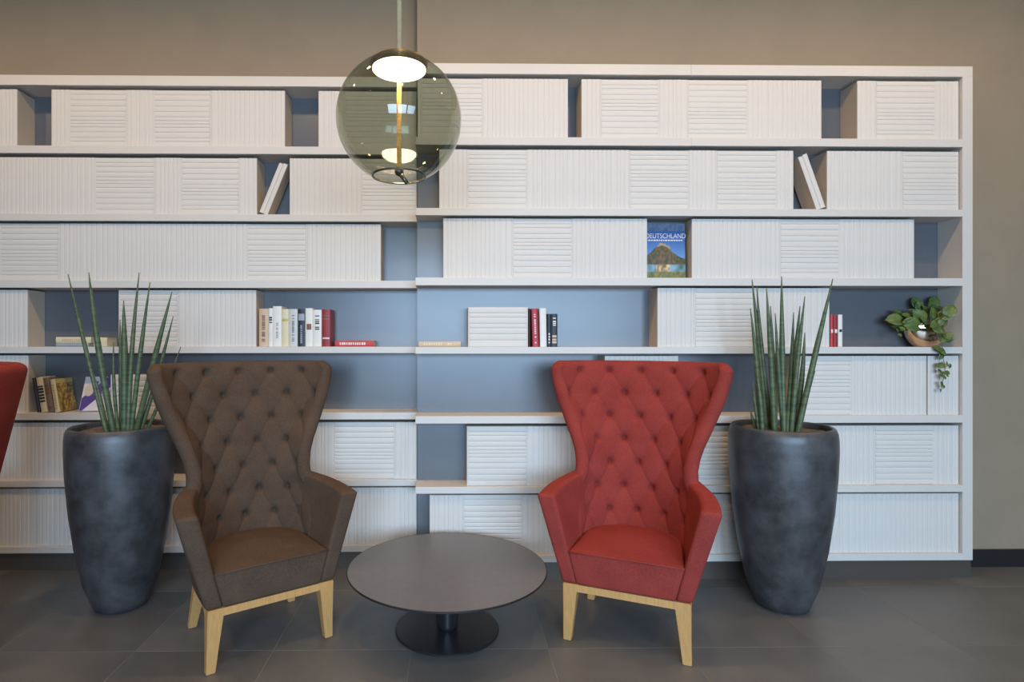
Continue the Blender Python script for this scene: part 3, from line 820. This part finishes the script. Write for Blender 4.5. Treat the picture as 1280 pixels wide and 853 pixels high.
# ------------------------------------------------------------------ potted snake plants
def snake_plant(label, cxp, Yc, leaves, seed):
    c = at(cxp, 426, Yc)
    t = thing('potted_snake_plant', label, 'potted plant', (c.x, Yc, 0.0008), 0, 'snake plants in tall planters')
    k = Yc / 2.93
    prof = [(0.125, 0.0), (0.138, 0.006), (0.155, 0.04), (0.190, 0.125), (0.230, 0.30), (0.258, 0.48), (0.274, 0.65), (0.280, 0.77), (0.279, 0.83), (0.275, 0.860), (0.267, 0.878), (0.258, 0.886), (0.250, 0.885),
            (0.246, 0.876), (0.246, 0.80), (0.24, 0.70)]
    smooth(link('pot', lathe_me([(r * 0.89, z * 1.035) for r, z in prof], 72), M['pot'], t))
    rs = random.Random(seed)
    v = []; f = []; n = 40; rings = [0.0, 0.045, 0.09, 0.135, 0.185, 0.2165]
    v.append((0, 0, 0.896))
    for r in rings[1:]:
        for i in range(n):
            a = 2 * math.pi * i / n; v.append((r * math.cos(a), r * math.sin(a), 0.886 + rs.uniform(-0.004, 0.006)))
    for i in range(n): f.append((0, 1 + i, 1 + (i + 1) % n))
    for j in range(len(rings) - 2):
        for i in range(n): f.append((1 + j * n + i, 1 + (j + 1) * n + i, 1 + (j + 1) * n + (i + 1) % n, 1 + j * n + (i + 1) % n))
    smooth(link('soil', mesh('soil', v, f), M['soil'], t))
    for (tip, base, r) in leaves:
        dy = rs.uniform(-0.07, 0.05); dt = dy + rs.uniform(-0.05, 0.05)
        B = at(base[0], base[1], Yc + dy); Tp = at(tip[0], tip[1], Yc + dt)
        B.z = 0.888
        off = Vector((c.x, Yc, 0.0)); B -= off; Tp -= off
        rr = math.hypot(B.x, B.y)
        if rr > 0.165: B.x *= 0.165 / rr; B.y *= 0.165 / rr
        side = Vector((rs.uniform(-1, 1), rs.uniform(-1, 1), 0)) * 0.008
        P, rad = [], []
        n = 12
        for i in range(n + 1):
            q = i / n; p = B.lerp(Tp, q) + side * math.sin(math.pi * q) * 1.0
            P.append(p); rad.append(max(0.0020, r * (1 - 0.08 * q) * (min(1, (1 - q) / 0.45) ** 0.62)))
        P = [B - (P[1] - P[0]).normalized() * 0.02] + P; rad = [r * 0.9] + rad
        smooth(link('leaf', tube_me(P, rad, 10), M['snake'], t))
    return t
RL = [((938, 386), (950, 529), .012), ((940, 350), (958, 529), .013), ((946, 358), (965, 531), .012), ((958, 360), (968, 531), .013), ((963, 383), (969, 527), .012),
      ((977, 346), (980, 531), .014), ((969, 392), (979, 527), .011), ((992, 391), (984, 529), .012), ((1000, 383), (986, 532), .014), ((1006, 371), (989, 528), .012),
      ((1006, 416), (993, 531), .013), ((1041, 349), (997, 532), .014), ((1019, 464), (999, 526), .009), ((941, 478), (949, 525), .008), ((938, 512), (946, 528), .008), ((946, 466), (953, 526), .011)]
snake_plant('tall dark grey planter with a spiky snake plant right of the red chair', 977, 2.92, RL, 3)
LL = [((85, 343), (133, 527), .011), ((111, 341), (142, 529), .016), ((142, 428), (148, 524), .009), ((154.5, 376), (156, 531), .019), ((174, 341), (160, 526), .012),
      ((187.5, 353), (164, 528), .012), ((215, 365), (170, 530), .015), ((216.5, 396), (176, 526), .011), ((226, 434), (184, 526), .009), ((118, 470), (134, 529), .011), ((150, 400), (152, 525), .012)]
snake_plant('tall dark grey planter with a snake plant left of the brown chair', 152, 2.97, LL, 5)

# ------------------------------------------------------------------ trailing plant in the gold bowl
py = YR + 0.085
pc_ = at(1156.5, 434, py)
t = thing('trailing_plant', 'small green trailing plant in a shiny rose gold bowl on the right shelf', 'potted plant', (pc_.x, py, SHELF[4][0] + 0.0006))
smooth(link('bowl', lathe_me([(0.062, 0.0), (0.070, 0.002), (0.098, 0.022), (0.122, 0.056), (0.134, 0.092), (0.136, 0.120), (0.133, 0.134), (0.130, 0.136), (0.127, 0.134), (0.128, 0.118), (0.120, 0.10)], 64), M['rosegold'], t)).scale = (0.86, 0.54, 1.0)
smooth(link('soil', lathe_me([(0.122, 0.112), (0.06, 0.118), (0.004, 0.12)], 40), M['soil'], t)).scale = (0.86, 0.54, 1.0)
def leaf_mesh(L, W, curl, cup):
    n, m = 8, 4; v = []; f = []
    for i in range(n + 1):
        q = i / n; hw = W / 2 * math.sin(math.pi * min(1, q * 0.93 + 0.07)) ** 0.62 * (1 - 0.25 * q)
        for j in range(m + 1):
            e = j / m * 2 - 1
            v.append((q * L * math.cos(curl * q * 0.6), e * hw, -curl * L * q * q * 0.5 + cup * W * e * e))
    for i in range(n):
        for j in range(m): f.append((i * (m + 1) + j, i * (m + 1) + j + 1, (i + 1) * (m + 1) + j + 1, (i + 1) * (m + 1) + j))
    me = mesh('leaf', v, f); bm = bmesh.new(); bm.from_mesh(me)
    ext = bmesh.ops.solidify(bm, geom=bm.faces[:], thickness=0.0012)
    bm.to_mesh(me); bm.free(); me.materials.append(M['ivy'])
    for p in me.polygons: p.use_smooth = True
    return me
LEAF = [leaf_mesh(0.085, 0.080, 0.7, 0.12), leaf_mesh(0.075, 0.064, 1.0, 0.16), leaf_mesh(0.060, 0.050, 0.5, 0.1)]
SMALL = [leaf_mesh(0.036, 0.032, 0.6, 0.12), leaf_mesh(0.030, 0.024, 0.8, 0.1)]
rs = random.Random(11)
def px_local(x, y, Y):
    p = at(x, y, Y); return p - Vector((pc_.x, py, SHELF[4][0] + 0.0006))
crown = [(1120, 398, -.02), (1126, 406, .0), (1133, 392, -.03), (1138, 401, -.05), (1143, 388, -.02), (1148, 380, .02), (1150, 394, -.05), (1158, 386, .0), (1163, 378, .02), (1166, 390, -.04),
         (1172, 384, .0), (1174, 395, -.03), (1180, 392, -.05), (1188, 386, -.11), (1155, 398, -.06), (1142, 405, -.06), (1172, 402, -.05), (1128, 396, .03), (1168, 375, .03), (1146, 376, .03), (1122, 388, .01), (1176, 401, -.05)]
for k, (x, y, dy) in enumerate(crown):
    p = px_local(x, y + 2, py + dy)
    root = Vector((max(-0.07, min(0.07, p.x * 0.45)), max(-0.05, min(0.05, dy * 0.6)), 0.12))
    d = (p - root); yaw = math.atan2(d.y + rs.uniform(-.02, .02) - 0.01, d.x) + rs.uniform(-.4, .4)
    sc = rs.uniform(0.82, 1.15)
    ax = Vector((d.x, d.y * 0.3 - 0.01, d.z * 0.6 + rs.uniform(-0.01, 0.02))).normalized()
    nrm = Vector((rs.uniform(-.55, .55), -1.0, rs.uniform(0.0, 0.9)))
    nrm = (nrm - ax * nrm.dot(ax)).normalized()
    mt = Matrix((ax, nrm.cross(ax), nrm)).transposed()
    if p.x > 0.10: sc *= 0.75
    o = link('leaf', LEAF[k % 3], None, t, p - ax * 0.035 * sc, mt.to_euler(), (sc, sc, sc))
    mid = root.lerp(p, 0.55) + Vector((0, 0, 0.012))
    smooth(link('leaf_stem', tube_me([root, mid, o.location], [0.0022, 0.0018, 0.0014], 6), M['stem'], t))
vine = [(1172, 402, -.075), (1177, 412, -.09), (1181, 424, -.098), (1177, 436, -.100), (1179, 448, -.100), (1181, 458, -.100), (1181, 468, -.100), (1178, 478, -.100), (1177, 488, -.100)]
VP = [px_local(x, y, py + dy) for x, y, dy in vine]
smooth(link('vine', tube_me(VP, [0.002] * len(VP), 6), M['stem'], t))
vl = [(1168, 406, 1.3, 0), (1175, 404, 1.3, 1), (1172, 412, 1.4, 0), (1180, 414, 1.2, 1), (1184, 420, 1.3, 0), (1177, 424, 1.2, 0), (1186, 426, 1.0, 1), (1172, 436, 1.2, 0), (1179, 440, 1.3, 0), (1177, 446, 1.1, 1),
      (1176, 457, 1.0, 0), (1185, 456, 1.1, 0), (1188, 458, .8, 1), (1175, 464, .8, 0), (1183, 466, 1.0, 1), (1179, 471, .9, 0), (1185, 469, .7, 1), (1177, 480, .7, 0), (1180, 484, .6, 1), (1176, 489, .6, 1), (1128, 411, .8, 0), (1123, 414, .8, 1), (1125, 419, .6, 0)]
for k, (x, y, sc, a) in enumerate(vl):
    yy = py - 0.100 if y > 405 else py - 0.075
    if x < 1140: yy = py - 0.05
    p = px_local(x, y, yy - 0.006)
    ang = rs.uniform(0, 6.28); sc *= 1.25
    o = link('leaf', SMALL[a], None, t, (0, 0, 0), (0, 0, 0), (sc, sc, sc))
    o.rotation_euler = (Matrix.Rotation(rs.uniform(-.5, .5), 3, 'Z') @ Matrix.Rotation(R(65), 3, 'X') @ Matrix.Rotation(ang, 3, 'Z')).to_euler()
    o.location = p - o.rotation_euler.to_matrix() @ Vector((0.016 * sc, 0, 0))

# ------------------------------------------------------------------ glass globe pendant
PY = 2.1
gc = at(499, 150, PY); gr = 77.5 / 720 * PY
t = thing('globe_pendant', 'smoked glass globe pendant lamp with a rope through it, above the table', 'pendant lamp', (gc.x, PY, gc.z))
zt = gr * 0.90; rt = math.sqrt(gr * gr - zt * zt); zb = -gr * 0.905; rbm = math.sqrt(gr * gr - zb * zb)
prof = []
a0, a1 = math.atan2(zb, rbm), math.atan2(zt, rt)
for i in range(49):
    a = a0 + (a1 - a0) * i / 48; prof.append((gr * math.cos(a), gr * math.sin(a)))
zl = gr * 0.81
gl_ = smooth(link('glass_globe', lathe_me(prof, 96, False, False), M['glass'], t))
smooth(link('bottom_rim', lathe_me([(rbm - 0.003, zb - 0.003), (rbm + 0.003, zb - 0.004), (rbm + 0.004, zb + 0.002), (rbm - 0.002, zb + 0.004), (rbm - 0.003, zb - 0.003)], 72, False, False), M['rim'], t))
autosmooth(link('lamp_housing', lathe_me([(rt - 0.001, zl), (rt + 0.003, zl + 0.004), (rt + 0.002, zt - 0.006), (rt + 0.004, zt), (rt + 0.003, zt + 0.005), (rt * 0.8, zt + 0.011), (0.02, zt + 0.014), (0.012, zt + 0.03), (0.0095, zt + 0.05)], 64, False, True), M['brass'], t), 40)
link('led_diffuser', lathe_me([(rt - 0.002, zl - 0.002), (rt - 0.002, zl + 0.002)], 64), M['led'], t)
def rope_me(z0, z1, r, turns):
    """braided cord: two strand families in one twisted relief"""
    n, k = 14, int((z1 - z0) / 0.004); v = []; f = []
    for j in range(k + 1):
        z = z0 + (z1 - z0) * j / k
        for i in range(n):
            a = 2 * math.pi * i / n
            rr = r * (1 + 0.16 * math.sin(4 * a + z * turns) * math.sin(4 * a - z * turns))
            v.append((rr * math.cos(a), rr * math.sin(a), z))
    for j in range(k):
        for i in range(n): f.append((j * n + i, j * n + (i + 1) % n, (j + 1) * n + (i + 1) % n, (j + 1) * n + i))
    return mesh('rope', v, f)
smooth(link('rope', rope_me(zb + 0.02, zl - 0.003, 0.0085, 260), M['rope'], t))
smooth(link('hanging_cord', tube_me([(0, 0, zt + 0.045), (0, 0, CEIL - gc.z)], [0.0095, 0.0095], 12), M['cord'], t))
kn = bmesh.new(); bmesh.ops.create_uvsphere(kn, u_segments=16, v_segments=10, radius=0.017, matrix=Matrix.Translation((0, 0, zb + 0.016)))
km = bpy.data.meshes.new('knot'); kn.to_mesh(km); kn.free(); smooth(link('knot', km, M['rim'], t))
smooth(link('knot_tail', tube_me([(0, 0, zb + 0.012), (0.014, -0.006, zb - 0.006), (0.030, -0.012, zb - 0.030)], [0.010, 0.009, 0.0075], 10), M['rim'], t))
ld = bpy.data.lights.new('pendant_light', 'AREA'); ld.shape = 'DISK'; ld.size = rt * 1.8; ld.energy = 7; ld.color = WARM
lo_ = bpy.data.objects.new('pendant_light', ld); COL.objects.link(lo_); lo_.location = (0, 0, zl - 0.006); lo_.parent = t

# ------------------------------------------------------------------ sweep: drop empty meshes' leftovers
for o in list(COL.objects):
    if o.type == 'MESH' and len(o.data.vertices) == 0: bpy.data.objects.remove(o)
